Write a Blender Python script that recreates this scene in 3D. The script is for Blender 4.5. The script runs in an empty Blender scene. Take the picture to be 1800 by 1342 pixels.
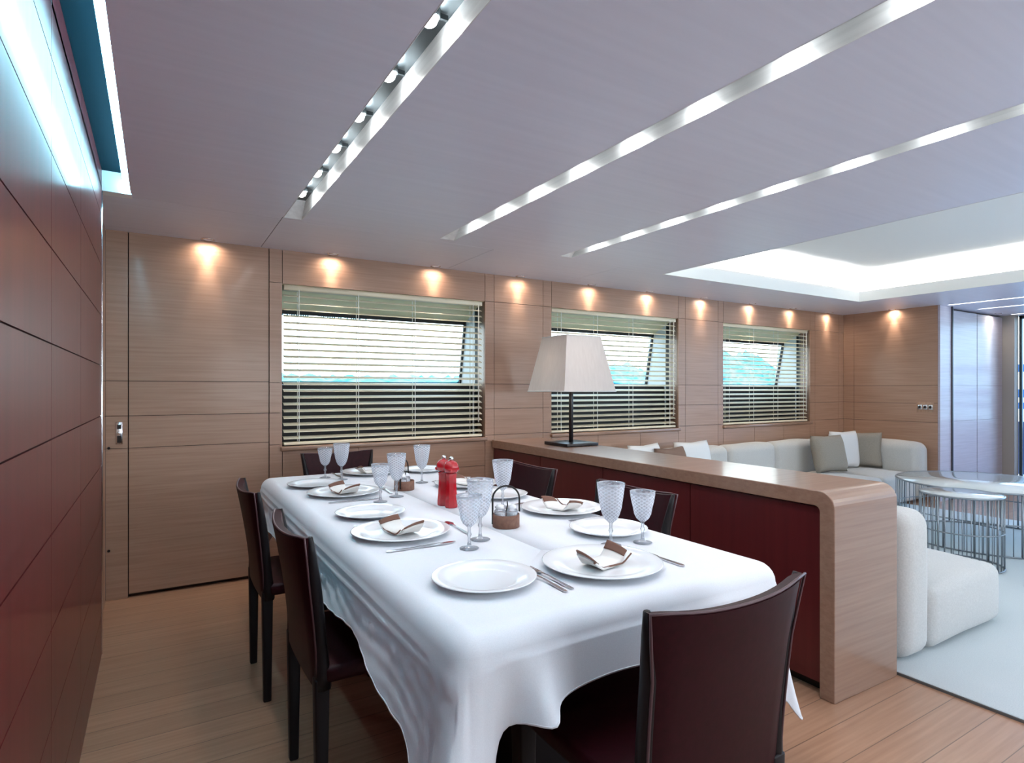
import bpy, bmesh, math, random
from mathutils import Vector, Matrix
random.seed(7)
S = bpy.context.scene
C = S.collection
PI = math.pi

# ---------------------------------------------------------------- camera, world, exposure
YAW = math.atan(625/1031)
cd = bpy.data.cameras.new('camera'); cam = bpy.data.objects.new('camera', cd); C.objects.link(cam)
cam.location = (0, 0, 1.225)
cam.rotation_euler = (PI/2, 0, -YAW)
cd.sensor_fit = 'HORIZONTAL'; cd.sensor_width = 36; cd.lens = 36*1031/1800
cd.shift_y = (685-671)/1800
cd.clip_start = 0.02; cd.clip_end = 3000
S.camera = cam
S.view_settings.view_transform = 'Standard'; S.view_settings.look = 'None'
S.view_settings.gamma = 1; S.view_settings.exposure = 0.24
S.cycles.max_bounces = 8; S.cycles.diffuse_bounces = 4; S.cycles.glossy_bounces = 4
S.cycles.transparent_max_bounces = 24; S.cycles.caustics_reflective = False; S.cycles.caustics_refractive = False
S.cycles.sample_clamp_indirect = 6
S.cycles.use_denoising = True

W = bpy.data.worlds.new('sky'); S.world = W; W.use_nodes = True
wn = W.node_tree.nodes; wl = W.node_tree.links
bg = wn['Background']
wtc = wn.new('ShaderNodeTexCoord'); wsp = wn.new('ShaderNodeSeparateXYZ'); wrp = wn.new('ShaderNodeValToRGB')
wl.new(wtc.outputs['Generated'], wsp.inputs[0]); wl.new(wsp.outputs['Z'], wrp.inputs[0]); wl.new(wrp.outputs[0], bg.inputs[0])
wrp.color_ramp.elements[0].position = 0.0; wrp.color_ramp.elements[0].color = (.78, .95, 1, 1)
wrp.color_ramp.elements[1].position = .6; wrp.color_ramp.elements[1].color = (.40, .68, 1, 1)
e_ = wrp.color_ramp.elements.new(.12); e_.color = (.90, .98, 1, 1)
bg.inputs[1].default_value = 4.5

def area(name, loc, rot, sx, sy, power, col, parent=None):
    l = bpy.data.lights.new(name, 'AREA'); l.shape = 'RECTANGLE'; l.size = sx; l.size_y = sy
    l.energy = power; l.color = col
    o = bpy.data.objects.new(name, l); o.location = loc; o.rotation_euler = rot; C.objects.link(o)
    if parent: o.parent = parent
    return o
# added area lamps: fill at the unseen starboard windows, daylight at the aft doors
for wx in (1.5, 3.66, 5.85):
    area('starboard_fill', (wx, -2.05, 1.4), (PI/2, 0, 0), 1.5, .95, 16, (.92, .93, 1))
area('daylight_aft', (9.75, .6, 1.1), (0, PI/2, 0), 2.0, 4.4, 36, (1, .82, .95))

# ---------------------------------------------------------------- helpers
def mat(name, col, rough=.5, metal=0, spec=.5, emit=None, es=0, coat=0, sheen=0):
    m = bpy.data.materials.new(name); m.use_nodes = True
    b = m.node_tree.nodes['Principled BSDF']
    b.inputs['Base Color'].default_value = (*col, 1); b.inputs['Roughness'].default_value = rough
    b.inputs['Metallic'].default_value = metal; b.inputs['Specular IOR Level'].default_value = spec
    b.inputs['Coat Weight'].default_value = coat; b.inputs['Sheen Weight'].default_value = sheen
    b.inputs['Coat Roughness'].default_value = .12
    if emit:
        b.inputs['Emission Color'].default_value = (*emit, 1); b.inputs['Emission Strength'].default_value = es
    return m

def noise_mat(name, c1, c2, scale, rough=.5, bump=0, detail=4, coat=0, metal=0, spec=.5, coord='pos', sheen=0, bdist=.002):
    """two tone procedural material; scale is a 3-vector so that the noise can be stretched into grain"""
    m = mat(name, c1, rough, metal, spec, coat=coat, sheen=sheen)
    n = m.node_tree.nodes; l = m.node_tree.links; b = n['Principled BSDF']
    if coord == 'pos':
        src = n.new('ShaderNodeNewGeometry').outputs['Position']
    else:
        src = n.new('ShaderNodeTexCoord').outputs['Object']
    mp = n.new('ShaderNodeMapping'); mp.inputs['Scale'].default_value = scale
    nz = n.new('ShaderNodeTexNoise'); nz.inputs['Scale'].default_value = 1; nz.inputs['Detail'].default_value = detail
    cr = n.new('ShaderNodeValToRGB'); cr.color_ramp.elements[0].position = .3; cr.color_ramp.elements[1].position = .7
    cr.color_ramp.elements[0].color = (*c1, 1); cr.color_ramp.elements[1].color = (*c2, 1)
    l.new(src, mp.inputs[0]); l.new(mp.outputs[0], nz.inputs[0]); l.new(nz.outputs[0], cr.inputs[0]); l.new(cr.outputs[0], b.inputs['Base Color'])
    if bump:
        bp = n.new('ShaderNodeBump'); bp.inputs['Strength'].default_value = bump; bp.inputs['Distance'].default_value = bdist
        l.new(nz.outputs[0], bp.inputs['Height']); l.new(bp.outputs[0], b.inputs['Normal'])
    m['mix'] = cr.name
    return m

class MB:
    def __init__(s): s.v = []; s.f = []; s.m = []; s.sm = []
    def add(s, vs, fs, mi=0, smooth=False):
        o = len(s.v); s.v += [tuple(v) for v in vs]
        for f in fs: s.f.append(tuple(i+o for i in f)); s.m.append(mi); s.sm.append(smooth)
        return s
    def box(s, x0, x1, y0, y1, z0, z1, mi=0):
        if x0 > x1: x0, x1 = x1, x0
        if y0 > y1: y0, y1 = y1, y0
        if z0 > z1: z0, z1 = z1, z0
        vs = [(x, y, z) for z in (z0, z1) for y in (y0, y1) for x in (x0, x1)]
        return s.add(vs, [(0,2,3,1),(4,5,7,6),(0,1,5,4),(2,6,7,3),(0,4,6,2),(1,3,7,5)], mi)
    def prism(s, poly, axis, a, b, mi=0):
        """poly: 2D points (counter clockwise); extruded along axis from a to b"""
        n = len(poly)
        def P(p, t): return {'x': (t, p[0], p[1]), 'y': (p[0], t, p[1]), 'z': (p[0], p[1], t)}[axis]
        vs = [P(p, a) for p in poly] + [P(p, b) for p in poly]
        fs = [tuple(range(n))[::-1], tuple(range(n, 2*n))] + [(i, (i+1) % n, (i+1) % n+n, i+n) for i in range(n)]
        return s.add(vs, fs, mi)
    def lathe(s, prof, seg=24, c=(0, 0, 0), mi=0, caps=True):
        vs = []; fs = []
        for r, z in prof:
            for k in range(seg):
                a = 2*PI*k/seg; vs.append((c[0]+r*math.cos(a), c[1]+r*math.sin(a), c[2]+z))
        for i in range(len(prof)-1):
            for k in range(seg):
                k2 = (k+1) % seg; fs.append((i*seg+k, i*seg+k2, (i+1)*seg+k2, (i+1)*seg+k))
        if caps:
            fs.append(tuple(range(seg))[::-1]); fs.append(tuple((len(prof)-1)*seg+k for k in range(seg)))
        return s.add(vs, fs, mi, True)
    def tube(s, pts, r, seg=8, closed=False, mi=0):
        pts = [Vector(p) for p in pts]; n = len(pts); vs = []; fs = []
        rr = r if isinstance(r, (list, tuple)) else [r]*n
        up = None
        for i, p in enumerate(pts):
            a = pts[(i-1) % n] if (closed or i > 0) else p
            b = pts[(i+1) % n] if (closed or i < n-1) else p
            t = (b-a).normalized()
            if up is None: up = Vector((0, 0, 1)) if abs(t.z) < .9 else Vector((1, 0, 0))
            u = t.cross(up).normalized(); w = u.cross(t).normalized(); up = w
            for k in range(seg):
                an = 2*PI*k/seg; vs.append(p+rr[i]*(math.cos(an)*u+math.sin(an)*w))
        m = n if closed else n-1
        for i in range(m):
            for k in range(seg):
                k2 = (k+1) % seg; j = (i+1) % n; fs.append((i*seg+k, i*seg+k2, j*seg+k2, j*seg+k))
        if not closed: fs.append(tuple(range(seg))[::-1]); fs.append(tuple((n-1)*seg+k for k in range(seg)))
        return s.add(vs, fs, mi, True)
    def bm(s, bmo, mi=0, smooth=True):
        bmo.verts.ensure_lookup_table()
        for i, v in enumerate(bmo.verts): v.index = i
        s.add([v.co[:] for v in bmo.verts], [[v.index for v in f.verts] for f in bmo.faces], mi, smooth); bmo.free(); return s
    def rbox(s, x0, x1, y0, y1, z0, z1, r=.02, seg=3, mi=0, fn=None):
        b = bmesh.new(); bmesh.ops.create_cube(b, size=1)
        for v in b.verts: v.co = Vector(((x0+x1)/2+v.co.x*(x1-x0), (y0+y1)/2+v.co.y*(y1-y0), (z0+z1)/2+v.co.z*(z1-z0)))
        if fn:
            for v in b.verts: v.co = Vector(fn(v.co))
        bmesh.ops.bevel(b, geom=b.edges[:], offset=r, segments=seg, profile=.5, affect='EDGES')
        return s.bm(b, mi)
    def build(s, name, mats, parent=None, loc=None, rotz=None):
        me = bpy.data.meshes.new(name); me.from_pydata(s.v, [], s.f)
        for m in (mats if isinstance(mats, (list, tuple)) else [mats]): me.materials.append(m)
        me.polygons.foreach_set('material_index', s.m); me.polygons.foreach_set('use_smooth', s.sm); me.update()
        o = bpy.data.objects.new(name, me); C.objects.link(o)
        if parent: o.parent = parent
        if loc: o.location = loc
        if rotz is not None: o.rotation_euler.z = rotz
        return o

def thing(name, label, cat, loc=(0, 0, 0), rotz=0, group=None, kind=None):
    o = bpy.data.objects.new(name, None); o.empty_display_size = .05; C.objects.link(o)
    o.location = loc; o.rotation_euler = (0, 0, rotz)
    return tag(o, label, cat, group, kind)
def tag(o, label=None, cat=None, group=None, kind=None):
    if label: o['label'] = label
    if cat: o['category'] = cat
    if group: o['group'] = group
    if kind: o['kind'] = kind
    return o
def struct(o, label=None): o['kind'] = 'structure'; return tag(o, label)
def dup(root, loc, rotz, label, group=None, name=None):
    def cp(o, par):
        c = o.copy(); C.objects.link(c); c.parent = par
        for ch in list(o.children): cp(ch, c)
        return c
    r = cp(root, None); r.location = loc; r.rotation_euler = (0, 0, rotz); r['label'] = label
    if group: r['group'] = group
    return r
def crease(o, ang=35):
    m = o.modifiers.new('weld', 'EDGE_SPLIT'); m.split_angle = math.radians(ang); return o

# ---------------------------------------------------------------- materials
M = {}
M['oak'] = noise_mat('oak_veneer', (.33, .19, .125), (.41, .25, .175), (2.2, 2.2, 75), .42, bump=.05, coat=.15)
M['oak_v'] = noise_mat('oak_veneer_edge', (.34, .20, .13), (.43, .27, .185), (60, 60, 3), .42, coat=.15)
M['oak_con'] = noise_mat('oak_console', (.25, .145, .10), (.32, .20, .14), (2, 40, 70), .30, coat=.35)
M['groove'] = mat('groove_shadow_gap', (.05, .028, .02), .8)
M['mahog'] = noise_mat('mahogany_lacquer', (.078, .006, .008), (.120, .012, .014), (26, 26, 1.6), .38, coat=.25)
M['mahog_con'] = noise_mat('mahogany_console_front', (.07, .006, .008), (.095, .010, .012), (26, 26, 1.6), .38, coat=.2)
M['ceil'] = noise_mat('ceiling_lacquer', (.73, .745, .87), (.77, .785, .91), (1.2, 30, 1), .42, coat=.12)
M['coffer'] = mat('coffer_white', (.85, .86, .85), .6)
M['steel'] = noise_mat('brushed_steel', (.66, .68, .69), (.82, .84, .85), (30, 1.5, 60), .40, metal=.35)
M['darksteel'] = mat('dark_steel', (.10, .12, .13), .35, 1)
M['chrome'] = mat('polished_steel', (.75, .75, .76), .18, 1)
M['white_trim'] = mat('white_trim', (.82, .84, .86), .35)
M['led'] = mat('led_strip', (1, 1, 1), .5, emit=(.36, .80, 1), es=38)
M['teal'] = mat('cove_interior', (.002, .012, .018), .8, spec=.05)
M['cove_led'] = mat('cove_light', (1, 1, 1), .5, emit=(1, 1, .98), es=60)
M['bulb'] = mat('bulb', (1, 1, 1), .5, emit=(1, .98, .93), es=14)
M['warm'] = mat('downlight_lens', (1, 1, 1), .5, emit=(1, .82, .62), es=14)
M['aftlens'] = mat('linear_lens', (1, 1, 1), .5, emit=(1, 1, 1), es=3)
M['black'] = mat('black_liner', (.010, .010, .012), .6)
M['cream'] = mat('cream_panel', (.88, .80, .52), .5)
M['slat'] = mat('blind_slat', (.88, .80, .60), .45)
M['cord'] = mat('blind_cord', (.85, .85, .80), .7)
M['leather'] = noise_mat('wine_leather', (.018, .001, .003), (.027, .002, .005), (60, 60, 60), .46, bump=.08, coord='obj', spec=.16)
M['leather_side'] = mat('dark_leather_edge', (.005, .003, .004), .5, spec=.3)
M['piping'] = mat('leather_piping', (.085, .04, .045), .42)
M['china'] = mat('white_china', (.84, .86, .88), .16, coat=.4)
M['silver'] = mat('silver_cutlery', (.70, .70, .72), .16, 1)
M['napkin'] = mat('cream_napkin', (.80, .78, .74), .85)
M['hem'] = mat('brown_hem', (.16, .075, .05), .8)
M['red'] = mat('red_lacquer', (.42, .004, .010), .12, coat=.6)
M['brown'] = noise_mat('brown_leather_band', (.13, .055, .035), (.19, .09, .055), (90, 90, 90), .6, coord='obj')
M['wire_dark'] = mat('dark_wire', (.015, .013, .012), .4, .5)
M['lampdark'] = mat('bronze_black', (.018, .014, .015), .3, .4)
M['sofa'] = noise_mat('ivory_upholstery', (.50, .50, .48), (.58, .58, .56), (140, 140, 140), .9, bump=.15, sheen=.2)
M['taupe'] = noise_mat('taupe_cushion', (.24, .215, .18), (.30, .27, .23), (160, 160, 160), .85, bump=.1, coord='obj')
M['whitecush'] = mat('white_cushion', (.78, .79, .79), .85)
M['browncush'] = mat('brown_cushion', (.16, .10, .075), .85)
M['rug'] = noise_mat('pale_rug', (.56, .62, .64), (.64, .70, .71), (220, 220, 220), .95, bump=.3)
M['rug_edge'] = mat('rug_edge', (.10, .10, .10), .9)
M['wire'] = mat('grey_wire', (.25, .28, .31), .35, .8)
M['wardrobe'] = noise_mat('lilac_daylight_veneer', (.42, .38, .44), (.50, .46, .53), (2.2, 2.2, 70), .4, coat=.2)  # lilac cast of the aft daylight is mixed into the veneer colour
M['sea'] = mat('sea_water', (.06, .15, .17), .25)
M['hill'] = noise_mat('far_shore', (.02, .22, .28), (.42, .78, .84), (.09, .09, .25), .9)  # distance haze put into the hill colours as turquoise
M['fringe'] = mat('turquoise_fringe', (.02, .22, .28), .7)
M['navy'] = mat('navy_panel', (.004, .02, .09), .4)
M['blue'] = mat('blue_rail', (.01, .12, .40), .4)

M['jamb'] = mat('grey_jamb', (.36, .34, .31), .5)
# tablecloth: white damask, faint weave
M['cloth'] = noise_mat('white_damask', (.74, .76, .80), (.80, .82, .86), (500, 500, 500), .75, bump=.12, sheen=.25, bdist=.0006)
# stitched hem material uses the same weave
# lamp shade
def shade_mat():
    m = bpy.data.materials.new('pleated_shade'); m.use_nodes = True; n = m.node_tree.nodes; l = m.node_tree.links
    n.remove(n['Principled BSDF']); out = n['Material Output']
    d = n.new('ShaderNodeBsdfDiffuse'); t = n.new('ShaderNodeBsdfTranslucent'); mx = n.new('ShaderNodeMixShader')
    tc = n.new('ShaderNodeTexCoord'); w = n.new('ShaderNodeTexNoise'); mp = n.new('ShaderNodeMapping'); cr = n.new('ShaderNodeValToRGB')
    mp.inputs['Scale'].default_value = (60, 60, 1.5); w.inputs['Scale'].default_value = 1
    cr.color_ramp.elements[0].color = (.76, .71, .67, 1); cr.color_ramp.elements[1].color = (.86, .81, .77, 1)
    l.new(tc.outputs['Object'], mp.inputs[0]); l.new(mp.outputs[0], w.inputs[0]); l.new(w.outputs[0], cr.inputs[0])
    l.new(cr.outputs[0], d.inputs[0]); l.new(cr.outputs[0], t.inputs[0]); mx.inputs[0].default_value = .3
    l.new(d.outputs[0], mx.inputs[1]); l.new(t.outputs[0], mx.inputs[2]); l.new(mx.outputs[0], out.inputs[0]); return m
M['shade'] = shade_mat()
def glass_mat(name, tint, refl=.12, milky=0, hatch=False):
    """thin-walled glass: clear with fresnel reflections, cut lines as milky diamonds"""
    m = bpy.data.materials.new(name); m.use_nodes = True; n = m.node_tree.nodes; l = m.node_tree.links
    n.remove(n['Principled BSDF']); out = n['Material Output']
    tr = n.new('ShaderNodeBsdfTransparent'); tr.inputs[0].default_value = (*tint, 1)
    gl = n.new('ShaderNodeBsdfGlossy'); gl.inputs['Roughness'].default_value = .04
    fr = n.new('ShaderNodeLayerWeight'); fr.inputs[0].default_value = refl
    m1 = n.new('ShaderNodeMixShader'); l.new(fr.outputs['Fresnel'], m1.inputs[0]); l.new(tr.outputs[0], m1.inputs[1]); l.new(gl.outputs[0], m1.inputs[2])
    last = m1
    if milky or hatch:
        df = n.new('ShaderNodeBsdfDiffuse'); df.inputs[0].default_value = (.86, .90, .97, 1)
        tl = n.new('ShaderNodeBsdfTranslucent'); tl.inputs[0].default_value = (.86, .90, .97, 1)
        md = n.new('ShaderNodeMixShader'); l.new(df.outputs[0], md.inputs[1]); l.new(tl.outputs[0], md.inputs[2])
        m2 = n.new('ShaderNodeMixShader'); l.new(m1.outputs[0], m2.inputs[1]); l.new(md.outputs[0], m2.inputs[2])
        if hatch:
            tc = n.new('ShaderNodeTexCoord'); sp = n.new('ShaderNodeSeparateXYZ'); l.new(tc.outputs['Object'], sp.inputs[0])
            at = n.new('ShaderNodeMath'); at.operation = 'ARCTAN2'; l.new(sp.outputs['Y'], at.inputs[0]); l.new(sp.outputs['X'], at.inputs[1])
            def wave(sign):
                a = n.new('ShaderNodeMath'); a.operation = 'MULTIPLY'; a.inputs[1].default_value = 13*sign; l.new(at.outputs[0], a.inputs[0])
                z = n.new('ShaderNodeMath'); z.operation = 'MULTIPLY_ADD'; z.inputs[1].default_value = 600; l.new(sp.outputs['Z'], z.inputs[0]); l.new(a.outputs[0], z.inputs[2])
                s_ = n.new('ShaderNodeMath'); s_.operation = 'SINE'; l.new(z.outputs[0], s_.inputs[0])
                b = n.new('ShaderNodeMath'); b.operation = 'GREATER_THAN'; b.inputs[1].default_value = .45; l.new(s_.outputs[0], b.inputs[0]); return b
            w1, w2 = wave(1), wave(-1)
            mxx = n.new('ShaderNodeMath'); mxx.operation = 'MAXIMUM'; l.new(w1.outputs[0], mxx.inputs[0]); l.new(w2.outputs[0], mxx.inputs[1])
            sc = n.new('ShaderNodeMath'); sc.operation = 'MULTIPLY_ADD'; sc.inputs[1].default_value = .34; sc.inputs[2].default_value = milky; l.new(mxx.outputs[0], sc.inputs[0])
            l.new(sc.outputs[0], m2.inputs[0])
        else: m2.inputs[0].default_value = milky
        last = m2
    l.new(last.outputs[0], out.inputs[0]); return m
M['pane'] = glass_mat('window_glass', (.93, 1, 1), .25)
M['aft_glass'] = glass_mat('tinted_aft_glass', (.55, .80, 1), .25)
M['goblet'] = glass_mat('clear_crystal', (.98, .99, 1), .35, milky=.26)
M['cut'] = glass_mat('cut_crystal', (.98, .99, 1), .35, milky=.36, hatch=True)
M['salt'] = mat('white_salt', (.85, .86, .88), .8)
M['tabletop_glass'] = mat('pale_glass_top', (.78, .84, .86), .10, coat=.6)

# floor: planks running fore and aft
def floor_mat():
    m = noise_mat('oak_planks', (.33, .175, .105), (.42, .24, .15), (2.2, 60, 1), .34, bump=.06, coat=.25)
    n = m.node_tree.nodes; l = m.node_tree.links; b = n['Principled BSDF']; cr = n[m['mix']]
    g = n.new('ShaderNodeNewGeometry'); sp = n.new('ShaderNodeSeparateXYZ'); l.new(g.outputs['Position'], sp.inputs[0])
    dv = n.new('ShaderNodeMath'); dv.operation = 'DIVIDE'; dv.inputs[1].default_value = .135; l.new(sp.outputs['Y'], dv.inputs[0])
    fl = n.new('ShaderNodeMath'); fl.operation = 'FLOOR'; l.new(dv.outputs[0], fl.inputs[0])
    fc = n.new('ShaderNodeMath'); fc.operation = 'FRACT'; l.new(dv.outputs[0], fc.inputs[0])
    wn_ = n.new('ShaderNodeTexWhiteNoise'); wn_.noise_dimensions = '1D'; l.new(fl.outputs[0], wn_.inputs['W'])
    mr = n.new('ShaderNodeMapRange'); mr.inputs['To Min'].default_value = .92; mr.inputs['To Max'].default_value = 1.04; l.new(wn_.outputs['Value'], mr.inputs['Value'])
    gp = n.new('ShaderNodeMath'); gp.operation = 'GREATER_THAN'; gp.inputs[1].default_value = .025; l.new(fc.outputs[0], gp.inputs[0])
    g2 = n.new('ShaderNodeMapRange'); g2.inputs['To Min'].default_value = .45; l.new(gp.outputs[0], g2.inputs['Value'])
    mu = n.new('ShaderNodeMath'); mu.operation = 'MULTIPLY'; l.new(mr.outputs[0], mu.inputs[0]); l.new(g2.outputs[0], mu.inputs[1])
    vm = n.new('ShaderNodeVectorMath'); vm.operation = 'SCALE'; l.new(cr.outputs[0], vm.inputs[0]); l.new(mu.outputs[0], vm.inputs['Scale'])
    l.new(vm.outputs[0], b.inputs['Base Color']); return m
M['floor'] = floor_mat()

# ---------------------------------------------------------------- room shell
ZC = 2.15; YB = 4.11; XL = -.216; XE = 7.32; XA = 9.25; YS = -1.9
struct(MB().box(-.45, XA+.2, YS-.1, 4.9, -.06, 0).build('floor', M['floor']), 'oak plank floor of the saloon')

def cells(x0, x1, y0, y1, holes):
    xs = sorted({x0, x1} | {h[0] for h in holes} | {h[1] for h in holes}); ys = sorted({y0, y1} | {h[2] for h in holes} | {h[3] for h in holes})
    xs = [x for x in xs if x0 <= x <= x1]; ys = [y for y in ys if y0 <= y <= y1]
    for a, b in zip(xs, xs[1:]):
        run = None
        for c, d in zip(ys, ys[1:]):
            mx, my = (a+b)/2, (c+d)/2
            if any(h[0] < mx < h[1] and h[2] < my < h[3] for h in holes):
                if run: yield (a, b, *run); run = None
            else: run = (run[0], d) if run else (c, d)
        if run: yield (a, b, *run)

SL = [(.582, .680, 3.33), (1.482, 1.582, 3.30), (2.392, 2.490, 3.30)]      # ceiling light slots: x0, x1, end y
SY0 = .25
COF = (3.47, 6.35, -1.2, 3.40)
AFT = [(7.40, 7.46, .6, 3.02), (8.08, 8.14, .6, 3.0), (9.0, 9.06, .6, 3.0)]
holes = [(XL, -.105, YS, 3.34)] + [(a, b, SY0, y) for a, b, y in SL] + [COF] + AFT
m = MB()
seams = [(.578, .582, 3.33, YB), (-.105, .582, 3.368, 3.371), (.582, 1.9, 3.368, 3.371), (1.9, 1.903, 3.37, YB), (3.0, 3.003, 3.37, YB)]
for c in cells(-.45, XA+.2, YS-.1, YB+.02, holes+seams): m.box(c[0], c[1], c[2], c[3], ZC, ZC+.015)
for c in seams: m.box(c[0], c[1], c[2], c[3], ZC+.004, ZC+.015, 1)
m.box(-.45, 3.3, YS-.1, YB+.02, ZC+.12, ZC+.14, 1); m.box(6.5, XA+.2, YS-.1, YB+.02, ZC+.12, ZC+.14, 1); m.box(3.3, 6.5, 3.5, YB+.02, ZC+.12, ZC+.14, 1)
struct(m.build('ceiling', [M['ceil'], M['groove']]), 'grey lavender lacquered ceiling')

# coffer (raised ceiling with hidden cove light)
m = MB(); x0, x1, y0, y1 = COF; T = .12; LZ = ZC+.105
for (a, b, c, d) in ((x0+.0005, x0+.012, y0, y1), (x1-.012, x1-.0005, y0, y1), (x0+.012, x1-.012, y1-.012, y1-.0005), (x0+.012, x1-.012, y0+.0005, y0+.012)):
    m.box(a, b, c, d, ZC-.001, LZ)
for (a, b, c, d) in ((x0-T, x0, y0-T, y1+T), (x1, x1+T, y0-T, y1+T), (x0, x1, y1, y1+T), (x0, x1, y0-T, y0)): m.box(a, b, c, d, ZC+.018, ZC+.03)
for (a, b, c, d) in ((x0-T-.02, x0-T, y0-T-.02, y1+T+.02), (x1+T, x1+T+.02, y0-T, y1+T), (x0-T, x1+T, y1+T, y1+T+.02), (x0-T, x1+T, y0-T-.02, y0-T)): m.box(a, b, c, d, ZC+.018, 2.46)
m.box(x0-T, x1+T, y0-T, y1+T, 2.44, 2.46); m.box(x0+.52, x1-.50, y0+.5, y1-.4, 2.425, 2.44)
struct(m.build('trim_1', M['coffer']), 'white raised coffer in the ceiling above the sofas')
m = MB()
for (a, b, c, d) in ((x0-.09, x0-.04, y0, y1), (x1+.04, x1+.09, y0, y1), (x0, x1, y1+.04, y1+.09), (x0, x1, y0-.09, y0-.04)): m.box(a, b, c, d, ZC+.031, ZC+.05)
tag(m.build('cove_light', M['cove_led']), 'white strip light hidden behind the lip of the raised coffer', 'light')

# linear steel slots
for i, (a, b, y) in enumerate(SL):
    m = MB(); z1 = 2.227
    m.box(a+.0004, a+.003, SY0, y, ZC-.0005, z1); m.box(b-.003, b-.0004, SY0, y, ZC-.0005, z1)
    m.add([(a, y, ZC), (b, y, ZC), (b, y-.10, z1), (a, y-.10, z1)], [(0, 1, 2, 3)]); m.box(a, b, SY0-.004, SY0, ZC, z1)
    o = m.build('steel_light_channel', M['steel'])
    tag(o, ['brushed steel ceiling channel above the table, its row of dome bulbs in view', 'middle brushed steel ceiling channel, between the bulb-lit channel and the coffer side one', 'narrow looking brushed steel ceiling channel nearest the white coffer'][i], 'light channel', 'steel light channels in the ceiling')
    tp = MB().box(a, b, SY0, y, z1, z1+.006).build('top_plate', M['darksteel'], o)

def make_spot():
    t = thing('dome_spotlight', 'x', 'spotlight', group='dome spotlights in the steel ceiling channels')
    m = MB(); m.lathe([(.030, .020), (.030, 0), (.026, -.004), (.024, .0)], 20); m.build('housing', M['darksteel'], t)
    m = MB(); m.lathe([(.024*math.cos(k*PI/12), -.004-.024*math.sin(k*PI/12)) for k in range(6)]+[(.001, -.0285)], 16); m.build('bulb', M['bulb'], t)
    m = MB(); m.box(.028, .054, -.004, .004, .004, .018); m.build('bracket', M['darksteel'], t)
    l = bpy.data.lights.new('spot_beam', 'SPOT'); l.energy = 4.0; l.color = (.98, .96, 1); l.spot_size = math.radians(150); l.spot_blend = .8; l.shadow_soft_size = .02
    lo = bpy.data.objects.new('spot_beam', l); C.objects.link(lo); lo.parent = t; lo.location = (.004, 0, -.034)
    l = bpy.data.lights.new('side_glow', 'POINT'); l.energy = .45; l.color = (.93, .98, 1); l.shadow_soft_size = .008
    lo = bpy.data.objects.new('side_glow', l); C.objects.link(lo); lo.parent = t; lo.location = (.036, 0, -.022)
    return t
ORD = ['first', 'second', 'third', 'fourth', 'fifth', 'sixth', 'seventh', 'eighth', 'ninth', 'tenth', 'eleventh', 'twelfth', 'thirteenth']
sp0 = make_spot(); first = True
for i, (a, b, y) in enumerate(SL):
    for k in range(12):
        yy = 3.02-.318*k if i == 0 else 3.05-.335*k
        if yy < SY0+.05: continue
        where = ['channel right above the table', 'middle steel channel', 'steel channel nearest the coffer'][i]
        lab = 'white dome spotlight in the %s, %s from the window wall' % (where, ORD[k])
        if first: sp0.location = (a+.030, yy, 2.205); sp0['label'] = lab; first = False
        else: dup(sp0, (a+.030, yy, 2.205), 0, lab)

# left cove
m = MB(); m.box(XL, -.10, YS, 3.34, 2.24, 2.25); m.box(-.105, -.100, YS, 3.34, 2.165, 2.25)
struct(m.build('trim_2', M['teal']), 'dark teal inside of the ceiling slot along the mahogany wall')
m = MB(); m.box(XL, -.100, 3.30, 3.372, 2.145, 2.245)
struct(m.build('trim_3', M['white_trim']), 'white end block of the slot above the mahogany wall')
m = MB()
yy = -1.85
while yy < 3.29:
    m.box(-.128, -.112, yy, yy+.022, 2.150, 2.158); yy += .028
m.box(-.118, -.106, -1.85, 3.30, 2.150, 2.160)
tag(m.build('led_strip', M['led']), 'cool white LED strip in the ceiling slot along the mahogany wall', 'light')

# aft linear lights
for i, (a, b, c, d) in enumerate(AFT):
    o = MB().box(a, b, c, d, ZC+.004, ZC+.012).build('linear_ceiling_light', M['aftlens'])
    tag(o, ['thin linear ceiling light nearest the coffer, by the partition end', 'thin linear ceiling light in front of the pale wardrobe doors', 'thin linear ceiling light nearest the aft doors'][i], 'light', 'thin aft ceiling lights')

# ---- panelled walls -------------------------------------------------
G = .0035
def panels_back(m, x0, x1, zs, y=YB, t=.018, mi=0):
    for a, b in zip(zs, zs[1:]): m.box(x0+G/2, x1-G/2, y, y+t, a+(G/2 if a > 0 else 0), b-G/2, mi)
WIN = [(.713, 2.24), (2.887, 4.417), (5.082, 6.62)]
WZ0, WZ1 = .845, 1.926
ZS = [0, .86, 1.07, 1.27, 1.93, ZC+.01]
m = MB()
panels_back(m, -.252, -.142, [0, .88, 1.07, 1.275, ZC+.01])
for a, b in ((.632, .713), (2.24, 2.323), (2.323, 2.798), (2.798, 2.887), (4.417, 4.515), (4.515, 5.0), (5.0, 5.082), (6.62, 6.72), (6.72, 7.22), (7.22, XE+.02)): panels_back(m, a, b, ZS)
for a, b in WIN:
    panels_back(m, a, b, [WZ1, ZC+.01]); c = (b-a)/3
    for k in range(3): panels_back(m, a+c*k, a+c*(k+1), [0, .62, WZ0-.03])
# dark backing with the openings left free
for a, b, c, d in cells(-.45, XE+.02, 0, ZC+.1, [(p-.013, q+.013, WZ0-.022, WZ1+.013) for p, q in WIN]+[(-.142, .632, 0, ZC-.0)]): m.box(a, b, YB+.019, YB+.05, c, d, 1)
m.box(-.142, .632, YB+.04, YB+.06, 0, ZC, 1)
struct(m.build('wall_back', [M['oak'], M['groove']]), 'oak veneer panelled wall with the windows')
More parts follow.
